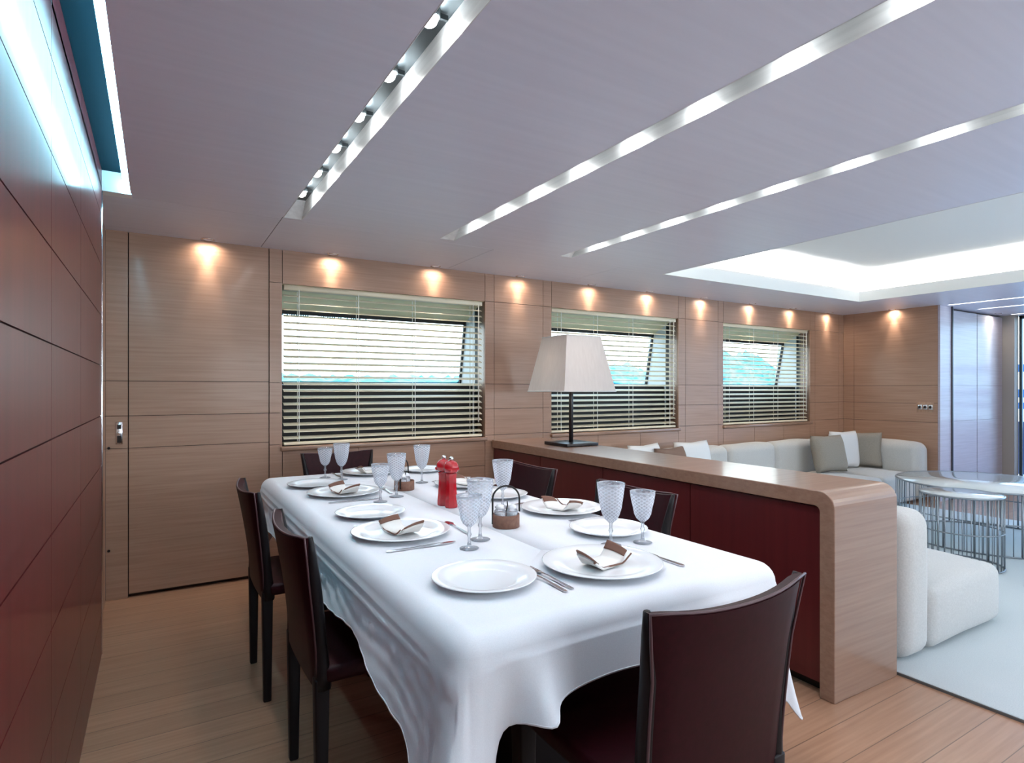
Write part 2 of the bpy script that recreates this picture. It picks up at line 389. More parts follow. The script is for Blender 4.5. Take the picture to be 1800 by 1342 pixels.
# sliding door
t = thing('door_1', 'flush oak sliding door at the mahogany wall end', None, kind='structure')
m = MB(); panels_back(m, -.140, .630, [.022, .88, 1.07, 1.275, ZC+.005], y=YB+.002, t=.03)
m.box(-.138, .628, YB+.012, YB+.036, .03, ZC, 1)
m.build('door_leaf', [M['oak'], M['groove']], t)
m = MB(); m.rbox(-.203, -.169, YB-.004, YB+.0, .905, 1.035, .0015, 1); lk = m.build('lock_plate', M['chrome'], t)
m = MB(); m.box(-.196, -.176, YB-.006, YB-.0035, .915, .955); m.box(-.196, -.176, YB-.006, YB-.0035, .995, 1.02); m.build('finger_recess', M['lampdark'], lk)
mm = MB(); mm.rbox(-.193, -.179, YB-.016, YB-.004, .962, .980, .003, 2); mm.build('lock_knob', M['chrome'], lk)
for z in (.885, .29):
    b = bmesh.new(); bmesh.ops.create_uvsphere(b, u_segments=12, v_segments=8, radius=.008, matrix=Matrix.Translation((-.236, YB-.003, z))); MB().bm(b).build('bolt', M['lampdark'], t)

# window recesses, glazing, sills
for i, (a, b) in enumerate(WIN):
    t = thing('window_%d' % (i+1), ['wide saloon window nearest the sliding door', 'saloon window behind the table lamp', 'saloon window nearest the end wall'][i], None, kind='structure')
    m = MB(); e = .012
    # reveals: wood near the room, dark gasket, white outboard part reaching the leaning hull
    for x, sx in ((a, -1), (b, 1)):
        xa, xb = (x-e, x) if sx < 0 else (x, x+e)
        m.box(xa, xb, YB+.019, 4.235, WZ0, WZ1, 0)
        m.box(xa, xb, 4.235, 4.285, WZ0, WZ1, 1)
        m.prism([(4.285, 1.2), (4.60, 1.2), (4.45, 1.95), (4.285, 1.95)], 'x', xa, xb, 2)
        m.prism([(4.548, 1.25), (4.575, 1.25), (4.468, 1.80), (4.443, 1.80)], 'x', (xb-.001 if sx < 0 else xa-.012), (xb+.012 if sx < 0 else xa+.001), 1)
    m.box(a, b, YB+.019, 4.285, WZ1, WZ1+e, 3)
    m.prism([(4.17, WZ1), (4.46, 1.794), (4.46, 1.99), (4.17, 1.99)], 'x', a, b, 3)
    m.prism([(4.30, WZ0), (4.30, 1.255), (4.575, 1.266), (4.62, .80)], 'x', a, b, 1)
    m.box(a, b, YB+.019, 4.30, WZ0-.02, WZ0+.001, 1)
    m.box(a-.1, b+.1, 4.7, 4.72, .6, 1.0, 1)
    m.build('window_reveal', [M['oak_con'], M['black'], M['white_trim'], M['cream']], t)
    m = MB()
    m.prism([(4.452, 1.77), (4.475, 1.77), (4.475, 1.81), (4.452, 1.81)], 'x', a, b)
    m.prism([(4.560, 1.256), (4.585, 1.256), (4.585, 1.285), (4.560, 1.285)], 'x', a, b)
    m.build('window_frame', M['black'], t)
    MB().add([(a, 4.575, 1.27), (b, 4.575, 1.27), (b, 4.468, 1.80), (a, 4.468, 1.80)], [(0, 1, 2, 3)]).build('window_pane', M['pane'], t)
    MB().rbox(a-.012, b+.012, YB-.028, YB+.06, WZ0-.028, WZ0+.001, .006, 2).build('window_sill', M['oak_con'], t)
    # hull plating outside, around the glass
    m = MB(); m.prism([(4.62, .4), (4.66, .4), (4.60, 1.255), (4.58, 1.255)], 'x', a-.4, b+.4); m.prism([(4.47, 1.80), (4.50, 1.80), (4.46, 2.2), (4.43, 2.2)], 'x', a-.4, b+.4)
    m.build('hull_plating', M['white_trim'], t)
# hull between the windows
m = MB()
for a, b in ((-.45, .713), (2.24, 2.887), (4.417, 5.082), (6.62, 7.6)): m.prism([(4.62, .4), (4.68, .4), (4.50, 2.2), (4.43, 2.2)], 'x', a+.02, b-.02)
struct(m.build('wall_hull', M['white_trim']), 'white hull side outside the windows')

# venetian blinds
def make_blind(w):
    t = thing('venetian_blind', 'x', 'blind', group='venetian blinds in the windows')
    m = MB(); m.rbox(0, w, -.028, .028, 1.045, 1.078, .003, 1); m.build('headrail', M['slat'], t)
    m = MB(); ang = math.radians(20); n = 22; d = .025
    for k in range(n):
        zc = .055+.0455*k
        pr = []
        for q in range(5):
            u = -1+q*.5; y = u*d; z = .0035*(1-u*u)
            pr.append((y*math.cos(ang)-z*math.sin(ang), zc+y*math.sin(ang)+z*math.cos(ang)))
        vs = [(x, p[0], p[1]) for x in (0, w) for p in pr]+[(x, p[0], p[1]-.0016) for x in (0, w) for p in pr]
        fs = []
        for q in range(4): fs += [(q, q+1, 5+q+1, 5+q), (10+q, 15+q, 15+q+1, 10+q+1)]
        fs += [(0, 5, 15, 10), (4, 14, 19, 9), (0, 10, 11, 1), (1, 11, 12, 2), (2, 12, 13, 3), (3, 13, 14, 4), (5, 6, 16, 15), (6, 7, 17, 16), (7, 8, 18, 17), (8, 9, 19, 18)]
        m.add(vs, fs)
    m.build('slats', M['slat'], t)
    m = MB(); m.rbox(0, w, -.026, .026, .006, .026, .004, 2); m.build('bottom_rail', M['slat'], t)
    for fx in (.065, .335, .62, .945):
        m = MB()
        for y in (-.0275, .0275): m.box(fx*w-.0022, fx*w+.0022, y-.0008, y+.0008, .02, 1.05)
        m.build('ladder_cord', M['cord'], t)
    m = MB(); m.tube([(w*.975, -.034, 1.05), (w*.975, -.035, .55), (w*.975, -.034, .12)], .004, 8); m.build('tilt_wand', M['cord'], t)
    return t
BL = ['cream venetian blind in the window nearest the oak sliding door', 'cream venetian blind in the window behind the table lamp', 'cream venetian blind in the window nearest the end wall, above the sofa']
bl0 = make_blind(1.497)
bl0.location = (WIN[0][0]+.012, 4.150, WZ0+.001); bl0['label'] = BL[0]
for k in (1, 2): dup(bl0, (WIN[k][0]+.012, 4.150, WZ0+.001), 0, BL[k])

# left mahogany wall with grooves
m = MB()
zs = [0, .185, .415, .645, .875, 1.105, 1.335, 1.565, 1.795, 2.025, 2.24]
for (ya, yb) in ((YS, -.62), (-.62, .58), (.58, 1.78), (1.78, 2.42), (2.42, 3.300)):
    for a, b in zip(zs, zs[1:]): m.box(XL-.02, XL, ya+.0015, yb-.0015, a+.002, b-.002)
m.box(XL-.05, XL-.006, YS, 3.298, 0, 2.24, 1)
struct(m.build('wall_left', [M['mahog'], M['groove']]), 'red brown mahogany panelled wall')
struct(MB().rbox(XL-.03, XL+.004, 3.300, 3.318, 0, 2.15, .002, 1).build('trim_4', M['chrome']), 'slim steel edge strip ending the mahogany wall')
m = MB()
for a, b in zip(zs[:1]+[.88, 1.07, 1.275, 2.16], [.88, 1.07, 1.275, 2.16]): m.box(-.27, -.252, 3.32, YB, a, b-G)
struct(m.build('wall_left_return', M['oak_v']), 'short oak return beside the sliding door')

# end wall and partition
m = MB()
for a, b in zip(ZS, ZS[1:]):
    if a == 1.93: continue
    b = ZC+.01 if b == 1.93 else b
    for ya, yb in ((3.075, 3.98), (3.98, YB)): m.box(XE, XE+.02, ya+G/2, yb-G/2, a+G/2, b-G/2)
m.box(XE+.021, XE+.06, 3.07, YB+.05, 0, ZC+.1, 1)
struct(m.build('wall_end', [M['oak'], M['groove']]), 'oak veneer end wall behind the sofa corner')
struct(MB().box(XE-.004, XE+.26, 3.052, 3.074, 0, ZC+.01).build('trim_5', M['wardrobe']), 'pale end panel closing the oak end wall')
# wardrobe doors along the passage
m = MB(); m.box(7.59, XA+.0, 3.16, 3.2, 0, ZC+.01, 1)
struct(m.build('wall_passage', [M['wardrobe'], M['groove']]), 'dark backing behind the wardrobe doors')
t = thing('wardrobe', 'tall pale wardrobe, lilac daylight in its colour, with two flush doors in the aft passage', 'wardrobe', (7.62, 3.12, 0))
for x0, x1 in ((0, .78), (.79, 1.50)):
    m = MB()
    for a, b in ((.04, .86), (.86, 1.27), (1.27, 2.13)): m.box(x0+.004, x1, 0, .03, a+.002, b)
    m.box(x0+.006, x1-.002, .006, .028, .04, 2.128, 1)
    m.build('door', [M['wardrobe'], M['groove']], t)
MB().box(0, 1.50, .012, .036, 0, .038).build('plinth', M['lampdark'], t)
struct(MB().box(7.578, 7.602, 3.040, 3.13, 0, ZC+.005).build('gap_shade', M['lampdark']), 'dark strip standing in for the shaded gap between end panel and wardrobe')  # solid strip coloured dark for the shade in the gap
struct(MB().box(9.13, 9.25, 3.0, 3.15, 0, ZC+.01).build('trim_6', M['jamb']), 'oak jamb of the aft glass doors')
# light switches
t = thing('light_switch', 'row of three small square steel switches on the oak end wall', 'light switch', (XE-.001, 3.20, 1.0))
MB().rbox(-.004, 0, -.085, .085, -.03, .085, .002, 1).build('switch_plate', M['oak_v'], t)
for k in range(3):
    p = MB().rbox(-.009, -.004, -.078+.053*k, -.03+.053*k, .0, .056, .002, 1).build('switch', M['chrome'], t)
    MB().box(-.011, -.009, -.066+.053*k, -.042+.053*k, .014, .042).build('rocker', M['lampdark'], p)

# aft glazing and starboard wall (behind the camera), with real window openings
m = MB()
for yy in (3.0, 1.55, .1, -1.35): m.box(9.27, 9.31, yy-.03, yy, 0, ZC)
m.box(9.27, 9.31, YS, 3.0, 0, .06); m.box(9.27, 9.31, YS, 3.0, 2.11, ZC+.01)
t = thing('door_2', 'aft glass sliding doors', None, kind='structure')
m.build('door_frame', M['darksteel'], t)
MB().add([(9.29, YS, .06), (9.29, 2.97, .06), (9.29, 2.97, 2.11), (9.29, YS, 2.11)], [(0, 1, 2, 3)]).build('glass', M['aft_glass'], t)
m = MB(); SW = [(.75, 2.25), (2.91, 4.41), (5.10, 6.60)]
for a, b, c, d in cells(XL-.2, XA+.2, 0, ZC+.1, [(p, q, .9, 1.9) for p, q in SW]): m.box(a, b, YS-.06, YS, c, d)
struct(m.build('wall_starboard', M['oak']), 'oak veneer wall opposite, with three windows')
for i, (p, q) in enumerate(SW):
    t = thing('window_%d' % (4+i), 'opposite saloon window', None, kind='structure')
    m = MB()
    for c in ((p, q, .9, .93), (p, q, 1.87, 1.9), (p, p+.03, .93, 1.87), (q-.03, q, .93, 1.87)): m.box(c[0], c[1], YS-.05, YS-.01, c[2], c[3])
    m.build('window_frame', M['white_trim'], t)

# outside: sea, far shore, aft deck
struct(MB().box(-900, 900, 5.2, 1500, -2.3, -2.2).build('sea', M['sea']), 'calm turquoise sea outside')
def shore(name, x0, x1, y, hf, lab, seed):
    r = random.Random(seed); m = MB(); n = 130; vs = []; fs = []
    for k in range(n+1):
        x = x0+(x1-x0)*k/n; h = hf(x)*(.8+.35*r.random())
        vs += [(x, y, -2.2), (x, y+10, h*.55), (x, y+30, h), (x, y+60, -2.2)]
    for k in range(n):
        for j in range(3): fs.append((4*k+j, 4*k+4+j, 4*k+5+j, 4*k+1+j))
    m.add(vs, fs); return struct(m.build(name, M['hill']), lab)
shore('far_shore', -60, 330, 420, lambda x: 12, 'low shore across the water, haze in its colour', 1)
shore('near_shore', 165, 700, 300, lambda x: 9+15*math.exp(-((x-275)/40)**2)+24*math.exp(-((x-425)/60)**2), 'wooded shore hills coloured by turquoise haze', 2)
m = MB(); m.box(9.4, 12.5, YS, 3.6, -.25, -.1)
struct(m.build('deck', M['white_trim']), 'aft deck outside the glass doors')
t = thing('deck_rail', 'dark blue aft deck bulwark with horizontal rails outside the glass doors', 'railing', (11.6, .8, -.1))
MB().box(-.05, .05, -2.7, 3.6, 0, .82).build('bulwark', M['navy'], t)
for z0, z1 in ((1.02, 1.12), (1.20, 1.33), (1.60, 1.72)): MB().box(-.03, .03, -2.7, 3.6, z0, z1).build('rail', M['blue'], t)
for y in (-2.6, -.6, 1.5, 3.5): MB().box(-.02, .02, y-.02, y+.02, .8, 1.75).build('post', M['navy'], t)

m = MB(); rr_ = random.Random(5)
m.box(.80, 1.72, 5.49, 5.51, 1.945, 1.965); m.box(.7, 1.82, 4.47, 5.52, 1.965, 1.99)
for k in range(46):
    x = .81+.0198*k
    if 19 <= k <= 22: continue
    m.box(x, x+.013, 5.495, 5.505, 1.875+.02*rr_.random(), 1.946)
tag(m.build('awning_fringe', M['fringe']), 'turquoise awning fringe hanging outside the window nearest the sliding door', 'awning')
# ---------------------------------------------------------------- recessed wall washers
def make_down():
    t = thing('recessed_downlight', 'x', 'downlight', group='recessed downlights along the oak walls')
    m = MB(); m.lathe([(.026, -.001), (.038, -.003), (.040, 0), (.026, .0)], 24, caps=False); m.build('trim_ring', M['chrome'], t)
    m = MB(); m.lathe([(.026, .0), (.001, .0005)], 24, caps=False); m.build('lens', M['warm'], t)
    for nm, sz, en, tilt, bl in (('narrow_beam', 43, 18, .03, .95), ('wide_beam', 165, 7, .25, 1)):
        l = bpy.data.lights.new(nm, 'SPOT'); l.energy = en; l.color = (1, .84, .68); l.spot_size = math.radians(sz); l.spot_blend = bl; l.shadow_soft_size = .012
        lo = bpy.data.objects.new(nm, l); C.objects.link(lo); lo.parent = t; lo.location = (0, .010, -.005); lo.rotation_euler = (tilt, 0, 0)
    return t
DX = [.271, 1.033, 1.793, 2.544, 3.288, 3.989, 4.735, 5.498, 6.216, 6.952]
DL = ['above the oak sliding door', 'above the left part of the first window', 'above the right part of the first window', 'on the pier between first and second window',
      'above the left part of the second window', 'above the right part of the second window', 'on the pier between second and third window', 'above the left part of the third window',
      'above the right part of the third window', 'in the corner beside the end wall']
dn0 = make_down()
for k, x in enumerate(DX):
    lab = 'warm recessed ceiling downlight ' + DL[k]
    if k == 0: dn0.location = (x, YB-.045, ZC); dn0['label'] = lab
    else: dup(dn0, (x, YB-.045, ZC), 0, lab)
dup(dn0, (XE-.045, 3.52, ZC), -PI/2, 'warm recessed ceiling downlight washing the end wall above the sofa')
dup(dn0, (8.75, 3.03, ZC), 0, 'recessed ceiling downlight in front of the pale wardrobe')

# ---------------------------------------------------------------- console
CW = .457
t = thing('console_sideboard', 'long waterfall oak sideboard with deep red front, backing the sofa', 'sideboard', (2.25, 1.297, 0), math.atan(-.045/2.8))
L = 2.80; Hh = .822; TH = .062; R = .045
def path(r0, off):   # rounded waterfall outline in local y,z seen from the side
    pts = [(off, 0)]
    for k in range(9):
        a = PI-PI/2*k/8; pts.append((off+r0+r0*math.cos(a), Hh-off-r0+r0*math.sin(a)))
    return pts
outer = path(R+.02, 0)+[(L, Hh)]; inner = path(R*.5, TH)+[(L, Hh-TH)]
m = MB(); n = len(outer)
vs = [(x, p[0], p[1]) for x in (0, CW) for p in outer]+[(x, p[0], p[1]) for x in (0, CW) for p in inner]
fs = []
for i in range(n-1):
    fs += [(i, n+i, n+i+1, i+1), (2*n+i, 2*n+i+1, 3*n+i+1, 3*n+i), (i, i+1, 2*n+i+1, 2*n+i), (n+i, 3*n+i, 3*n+i+1, n+i+1)]
fs += [(0, 2*n, 3*n, n), (n-1, 2*n-1, 4*n-1, 3*n-1)]
m.add(vs, fs); o = m.build('waterfall_top', M['oak_con'], t)
bv = o.modifiers.new('bevel', 'BEVEL'); bv.width = .004; bv.segments = 2; bv.limit_method = 'ANGLE'
m = MB(); m.box(.035, CW-.03, TH, L, .05, Hh-TH); m.build('carcass', M['mahog_con'], t)
for k in range(4):
    a = TH+.004+k*(L-TH)/4; b = TH-.002+(k+1)*(L-TH)/4
    MB().box(.018, .034, a, b, .052, Hh-TH-.006).build('door', M['mahog_con'], t)
MB().box(.07, CW-.05, TH, L, 0, .05).build('plinth', M['lampdark'], t)

# ---------------------------------------------------------------- table lamp
t = thing('table_lamp', 'table lamp with square tapered ivory shade and black stem on the sideboard', 'lamp', (2.575, 3.42, Hh+.001))
MB().rbox(-.14, .14, -.14, .14, 0, .022, .003, 2).build('base', M['lampdark'], t)
MB().rbox(-.012, .012, -.012, .012, .02, .56, .002, 1).build('stem', M['lampdark'], t)
m = MB(); a, b = .228, .150; za, zb = .385, .785; e = .003
nn = 16; ring = []
for (q, z) in ((a, za), (b, zb), (b-e, zb), (a-e, za)):
    rr = []
    for s_ in range(4):
        c0 = [(-1, -1), (1, -1), (1, 1), (-1, 1)][s_]; c1 = [(-1, -1), (1, -1), (1, 1), (-1, 1)][(s_+1) % 4]
        for k in range(nn):
            u = k/nn; rr.append((q*(c0[0]*(1-u)+c1[0]*u), q*(c0[1]*(1-u)+c1[1]*u), z))
    ring.append(rr)
N = 4*nn; vs = sum(ring, []); fs = []
for j in range(4):
    for k in range(N): k2 = (k+1) % N; j2 = (j+1) % 4; fs.append((j*N+k, j*N+k2, j2*N+k2, j2*N+k))
m.add(vs, fs); sh = m.build('lamp_shade', M['shade'], t)
m = MB()
for q, z in ((a+.001, za+.004), (b+.001, zb-.004)):
    c4 = [(-q, -q), (q, -q), (q, q), (-q, q)]
    for k in range(4):
        p, r = c4[k], c4[(k+1) % 4]; m.tube([(*p, z), (*r, z)], .0035, 6)
m.build('shade_trim', M['whitecush'], sh)
m = MB(); m.tube([(-b, 0, zb-.02), (b, 0, zb-.02)], .002, 6); m.tube([(0, -b, zb-.02), (0, b, zb-.02)], .002, 6); m.tube([(0, 0, .55), (0, 0, zb-.02)], .003, 6); m.build('shade_frame', M['lampdark'], t)
b_ = bmesh.new(); bmesh.ops.create_uvsphere(b_, u_segments=16, v_segments=10, radius=.03, matrix=Matrix.Translation((0.04, 0, .60))); MB().bm(b_).build('bulb', M['china'], t)
pl = bpy.data.lights.new('shade_fill', 'POINT'); pl.energy = 1.3; pl.color = (1, .86, .74); pl.shadow_soft_size = .04  # weak point light added inside the shade to brighten it
po = bpy.data.objects.new('shade_fill', pl); C.objects.link(po); po.parent = t; po.location = (-.03, 0, .58)

# ---------------------------------------------------------------- dining table and cloth
TX0, TX1, TY0, TY1, TZ = .475, 1.465, .985, 3.40, .75
t = thing('dining_table', 'long dining table hidden under the white cloth', 'table', ((TX0+TX1)/2, (TY0+TY1)/2, 0))
hw, hl = (TX1-TX0)/2-.052, (TY1-TY0)/2-.052
pp = []
for cx_, cy_, a0 in ((hw-.05, -hl+.05, -PI/2), (hw-.05, hl-.05, 0), (-hw+.05, hl-.05, PI/2), (-hw+.05, -hl+.05, PI)):
    pp += [(cx_+.05*math.cos(a0+PI/2*k/6), cy_+.05*math.sin(a0+PI/2*k/6)) for k in range(7)]
MB().prism(pp, 'z', .712, TZ-.004).build('tabletop', M['mahog_con'], t)
for yy in (-.62, .62):
    MB().rbox(-.09, .09, yy-.16, yy+.16, .04, .705, .01, 2).build('pedestal', M['leather_side'], t)
    MB().rbox(-.24, .24, yy-.2, yy+.2, 0, .04, .008, 2).build('foot', M['leather_side'], t)

def cloth():
    rc = .055; RO = .05
    P = []          # perimeter samples: (x, y, nx, ny, kind coordinate)
    def edge(p, q, nrm, n):
        for k in range(n): u = k/n; P.append((p[0]+(q[0]-p[0])*u, p[1]+(q[1]-p[1])*u, *nrm))
    def corner(cx, cy, a0, n):
        for k in range(n): a = a0+PI/2*k/n; P.append((cx+rc*math.cos(a), cy+rc*math.sin(a), math.cos(a), math.sin(a)))
    x0, x1, y0, y1 = TX0, TX1, TY0, TY1
    edge((x0+rc, y0), (x1-rc, y0), (0, -1), 90); corner(x1-rc, y0+rc, -PI/2, 36)
    edge((x1, y0+rc), (x1, y1-rc), (1, 0), 170); corner(x1-rc, y1-rc, 0, 28)
    edge((x1-rc, y1), (x0+rc, y1), (0, 1), 70); corner(x0+rc, y1-rc, PI/2, 28)
    edge((x0, y1-rc), (x0, y0+rc), (-1, 0), 190); corner(x0+rc, y0+rc, PI, 44)
    g = lambda d, w: math.exp(-(d/w)**2)
    NV = 26; rings = []
    prof = []
    for (x, y, nx, ny) in P:
        drop = .205; A = .05; side = 0
        dc = [math.hypot(x-cx, y-cy) for cx, cy in ((x0+.01, y0+.01), (x1-.01, y0+.01), (x1-.01, y1-.01), (x0+.01, y1-.01))]
        ang = abs(abs(nx)-abs(ny)); dia = 1-ang   # 1 on the diagonal of a corner
        nearc = min(dc)
        if ny < -.5:  # camera end
            drop = .10+.012*math.sin((x-.45)*11); A += .55*g(x-.655, .030)-.26*g(x-.590, .028)+.12*g(x-.95, .12)+.08*g(x-1.28, .06); drop += .012*g(x-.67, .05)-.02*g(x-.58, .04)
        if nx < -.5:
            drop = .130+.008*math.sin(y*7); A += .16+.05*math.sin(y*11+1.5*math.sin(y*4))
            drop += .05*g(y-1.15, .25)
        if nx > .5: A += .05*math.sin(y*14)+.02; drop = .13
        if ny > .5: A += .06*math.sin(x*16)
        drop += .26*g(nearc, .085)+.10*dia*(nearc < .12)
        A += ((.34 if y < 1.2 and x < 1 else .06)*dia if nearc < .12 else 0)
        if dc[1] < .3: drop += .20*g(dc[1], .15)-.24*g(nearc, .085)-.08*dia*(nearc < .12)
        if dc[3] < .35: A *= 1-.8*g(dc[3], .2); drop -= .14*g(nearc, .085)
        if dc[2] < .35: drop -= .12*g(nearc, .085)
        prof.append((drop, A))
    # smooth the profile round the loop
    for _ in range(3):
        prof = [tuple((prof[i-1][j]+2*prof[i][j]+prof[(i+1) % len(prof)][j])/4 for j in (0, 1)) for i in range(len(prof))]
    vs = []; NP = len(P)
    def rim(k):
        x, y, nx, ny = P[k]; drop, A = prof[k]; col = []
        for j in range(7):
            a = PI/2*j/6; col.append((x-nx*RO+nx*RO*math.sin(a), y-ny*RO+ny*RO*math.sin(a), TZ-RO+RO*math.cos(a)))
        for j in range(1, NV+1):
            u = j/NV; d = drop*u
            o = A*d*(.35+.65*u)+.004
            if nx < -.7:          # pressed crease running along this side
                o += .004*math.exp(-((d-.035)/.005)**2)+(d > .035)*min(1, (d-.035)/.04)*(.0035*math.sin(y*37+d*70+3*math.sin(y*11))*math.sin(d*95-y*21)+.0022*math.sin(y*83+d*40))*(1-.6*u)
            col.append((x+nx*o, y+ny*o, TZ-RO-d))
        return col
    cols = [rim(k) for k in range(NP)]; H_ = len(cols[0])
    for c in cols: vs += c
    fs = []
    for k in range(NP):
        k2 = (k+1) % NP
        for j in range(H_-1): fs.append((k*H_+j, k*H_+j+1, k2*H_+j+1, k2*H_+j))
    # flat top: rings shrinking towards the centre line
    top0 = [k*H_ for k in range(NP)]
    cy0, cy1 = TY0+.45, TY1-.45; cx = (TX0+TX1)/2
    prev = top0
    for s_ in (.008, .03, .25, .5, .75, .999):
        cur = []
        for k in range(NP):
            x, y, _ = cols[k][0]; ty = min(max(y, cy0), cy1)
            X = x+(cx-x)*s_; Y = y+(ty-y)*s_
            vs.append((X, Y, TZ)); cur.append(len(vs)-1)
        for k in range(NP): k2 = (k+1) % NP; fs.append((prev[k], prev[k2], cur[k2], cur[k]))
        prev = cur
    m = MB(); m.add(vs, fs, 0, True); o = m.build('tablecloth', M['cloth'])
    sd = o.modifiers.new('thick', 'SOLIDIFY'); sd.thickness = .0012; sd.offset = 1
    # stitched hem as a part
    m = MB(); m.tube([tuple(Vector(c[-1])+Vector((0, 0, .003))) for c in cols], .0016, 5, closed=True)
    m.build('hem', M['cloth'], o)
    return tag(o, 'white damask tablecloth draped over the long dining table, corners hanging low', 'tablecloth')
cloth()

# ---------------------------------------------------------------- chairs
def make_chair():
    t = thing('dining_chair', 'x', 'chair', group='wine leather chairs around the dining table')
    # seat
    m = MB(); m.rbox(-.215, .215, -.20, .235, .415, .462, .014, 3); m.build('seat', M['leather'], t)
    # legs
    for sx in (-1, 1):
        for sy, y0 in ((-1, -.212), (1, .212)):
            m = MB(); x = sx*(.196 if sy > 0 else .189); y0 = y0 if sy > 0 else -.203; hf_ = .024 if sy > 0 else .020
            def tp(v, x=x, y0=y0):
                k = 1-.28*(1-(v.z/.42)); return (x+(v.x-x)*k, y0+(v.y-y0)*k, v.z)
            m.rbox(x-hf_, x+hf_, y0-hf_, y0+hf_, 0, .43, .005, 2, fn=tp); m.build('leg', M['leather_side'], t)
    # backrest: leather skin, concave, corners drawn out
    NX, NZ = 15, 15; th = .028
    def surf(u, v):   # u -1..1 , v 0..1
        z = .40+.417*v; w = .197+.010*v+.018*max(0, v-.7)/.3*abs(u)**3
        lean = -.205-.050*v**1.4; curve = -.020*(1-u*u)*(.3+.7*v)
        zt = z+(.010*abs(u)**3-.006*(1-u*u))*v**3 - (.030*(1-u*u))*(1-v)**2*0
        if v == 0: zt -= .0
        return Vector((u*w, lean+curve+.010*abs(u)**4*v, zt))
    vs = []; fs = []
    for s_ in (0, 1):
        for i in range(NZ+1):
            for j in range(NX+1):
                p = surf(-1+2*j/NX, i/NZ)
                ed = min(1, (1-abs(-1+2*j/NX))*5+.35)
                vs.append((p.x, p.y+(th/2 if s_ else -th/2)*ed, p.z))
    W_ = NX+1; K = (NZ+1)*W_
    for i in range(NZ):
        for j in range(NX):
            a = i*W_+j; fs.append((a, a+1, a+W_+1, a+W_)); fs.append((K+a, K+a+W_, K+a+W_+1, K+a+1))
    for i in range(NZ):
        a = i*W_; fs.append((a, a+W_, K+a+W_, K+a)); a = i*W_+NX; fs.append((a, K+a, K+a+W_, a+W_))
    for j in range(NX):
        fs.append((j, K+j, K+j+1, j+1)); a = NZ*W_+j; fs.append((a, a+1, K+a+1, K+a))
    m = MB(); m.add(vs, fs, 0, True); crease(m.build('backrest', M['leather'], t), 50)
    # uprights (dark edge of the skin)
    for sx in (-1, 1):
        pts = [surf(sx, k/10)+Vector((-sx*.004, .006, 0)) for k in range(11)]
        m = MB(); m.tube(pts, [.024, .022, .019]+[.017]*5+[.014, .011, .007], 8); m.build('back_upright', M['leather_side'], t)
    # piping round the outer edge
    pts = [surf(-1, k/10)+Vector((-.003, -.010, 0)) for k in range(11)]+[surf(-1+2*k/12, 1)+Vector((0, -.010, .003)) for k in range(1, 12)]+[surf(1, 1-k/10)+Vector((.003, -.010, 0)) for k in range(11)]
    m = MB(); m.tube(pts, .0032, 6); m.build('piping', M['piping'], t)
    return t
ch = make_chair()
CH = [((.972, 1.012, 0), 0, 'wine leather dining chair seen from behind at the near end of the table'),
      ((.575, 2.66, 0), -PI/2, 'dark leather dining chair beside the sliding door, far one on the mahogany wall side'),
      ((.592, 1.85, 0), -PI/2, 'dark leather dining chair on the mahogany wall side, the one nearer the camera'),
      ((1.445, 2.60, 0), PI/2, 'purple sheened leather chair against the sideboard, the one farther from the camera'),
      ((1.430, 1.80, 0), PI/2, 'leather chair against the sideboard, behind the two tall goblets'),
      ((.995, 3.548, 0), PI, 'leather chair at the far head of the table under the window')]
for k, (loc, rz, lab) in enumerate(CH):
    if k == 0: ch.location = loc; ch.rotation_euler.z = rz; ch['label'] = lab
    else: dup(ch, loc, rz, lab)

# ---------------------------------------------------------------- tableware
ZT = TZ+.0022
def plate_obj(name, r, group):
    k = r/.16
    pr = [(.0, .004), (.09*k, .004), (.108*k, .0065), (.120*k, .012), (.157*k, .0185), (.160*k, .0175), (.158*k, .0155), (.122*k, .008), (.108*k, .0), (.0, .0)]
    pr = [(max(a, .0005), b) for a, b in pr]
    m = MB(); m.lathe(pr[::-1], 56); o = m.build(name, M['china']); return tag(o, 'x', 'plate', group)
def napkin():
    t = thing('napkin', 'x', 'napkin', group='folded napkins on the dinner plates')
    def sheet(u0, u1, off, nu, mirror=1):
        vs = []; fs = []; nv = 8
        for i in range(nu+1):
            u = u0+(u1-u0)*i/nu
            for j in range(nv+1):
                v = -1+2*j/nv
                x = .070*u; lift = .030*max(0, abs(u)-.55)**1.2*2.2*(1+.25*v); y = .040*v*(1-.12*abs(u))+.010*u
                vs.append((x*(1-.12*lift*10), y, .006+lift+off+.003*(1-v*v)))
        n1 = nv+1
        for i in range(nu):
            for j in range(nv): a = i*n1+j; fs.append((a, a+n1, a+n1+1, a+1))
        return vs, fs
    m = MB(); m.add(*sheet(-1, 1, 0, 24), 0, True); o = m.build('cloth_fold', M['napkin'], t); sd = o.modifiers.new('s', 'SOLIDIFY'); sd.thickness = .006; sd.offset = 0
    for u0, u1 in ((-1.06, -.86), (.80, 1.06)):
        m = MB(); m.add(*sheet(u0, u1, .004, 5), 0, True); o = m.build('brown_hem', M['hem'], t); sd = o.modifiers.new('s', 'SOLIDIFY'); sd.thickness = .004; sd.offset = 0
    m = MB(); m.tube([(-.072+.012*k, -.0405-.001*math.sin(k), .008+.03*max(0, abs((-.072+.012*k)/.07)-.55)**1.2*1.6) for k in range(13)], .0024, 6); m.build('hem_cord', M['hem'], t)
    return t
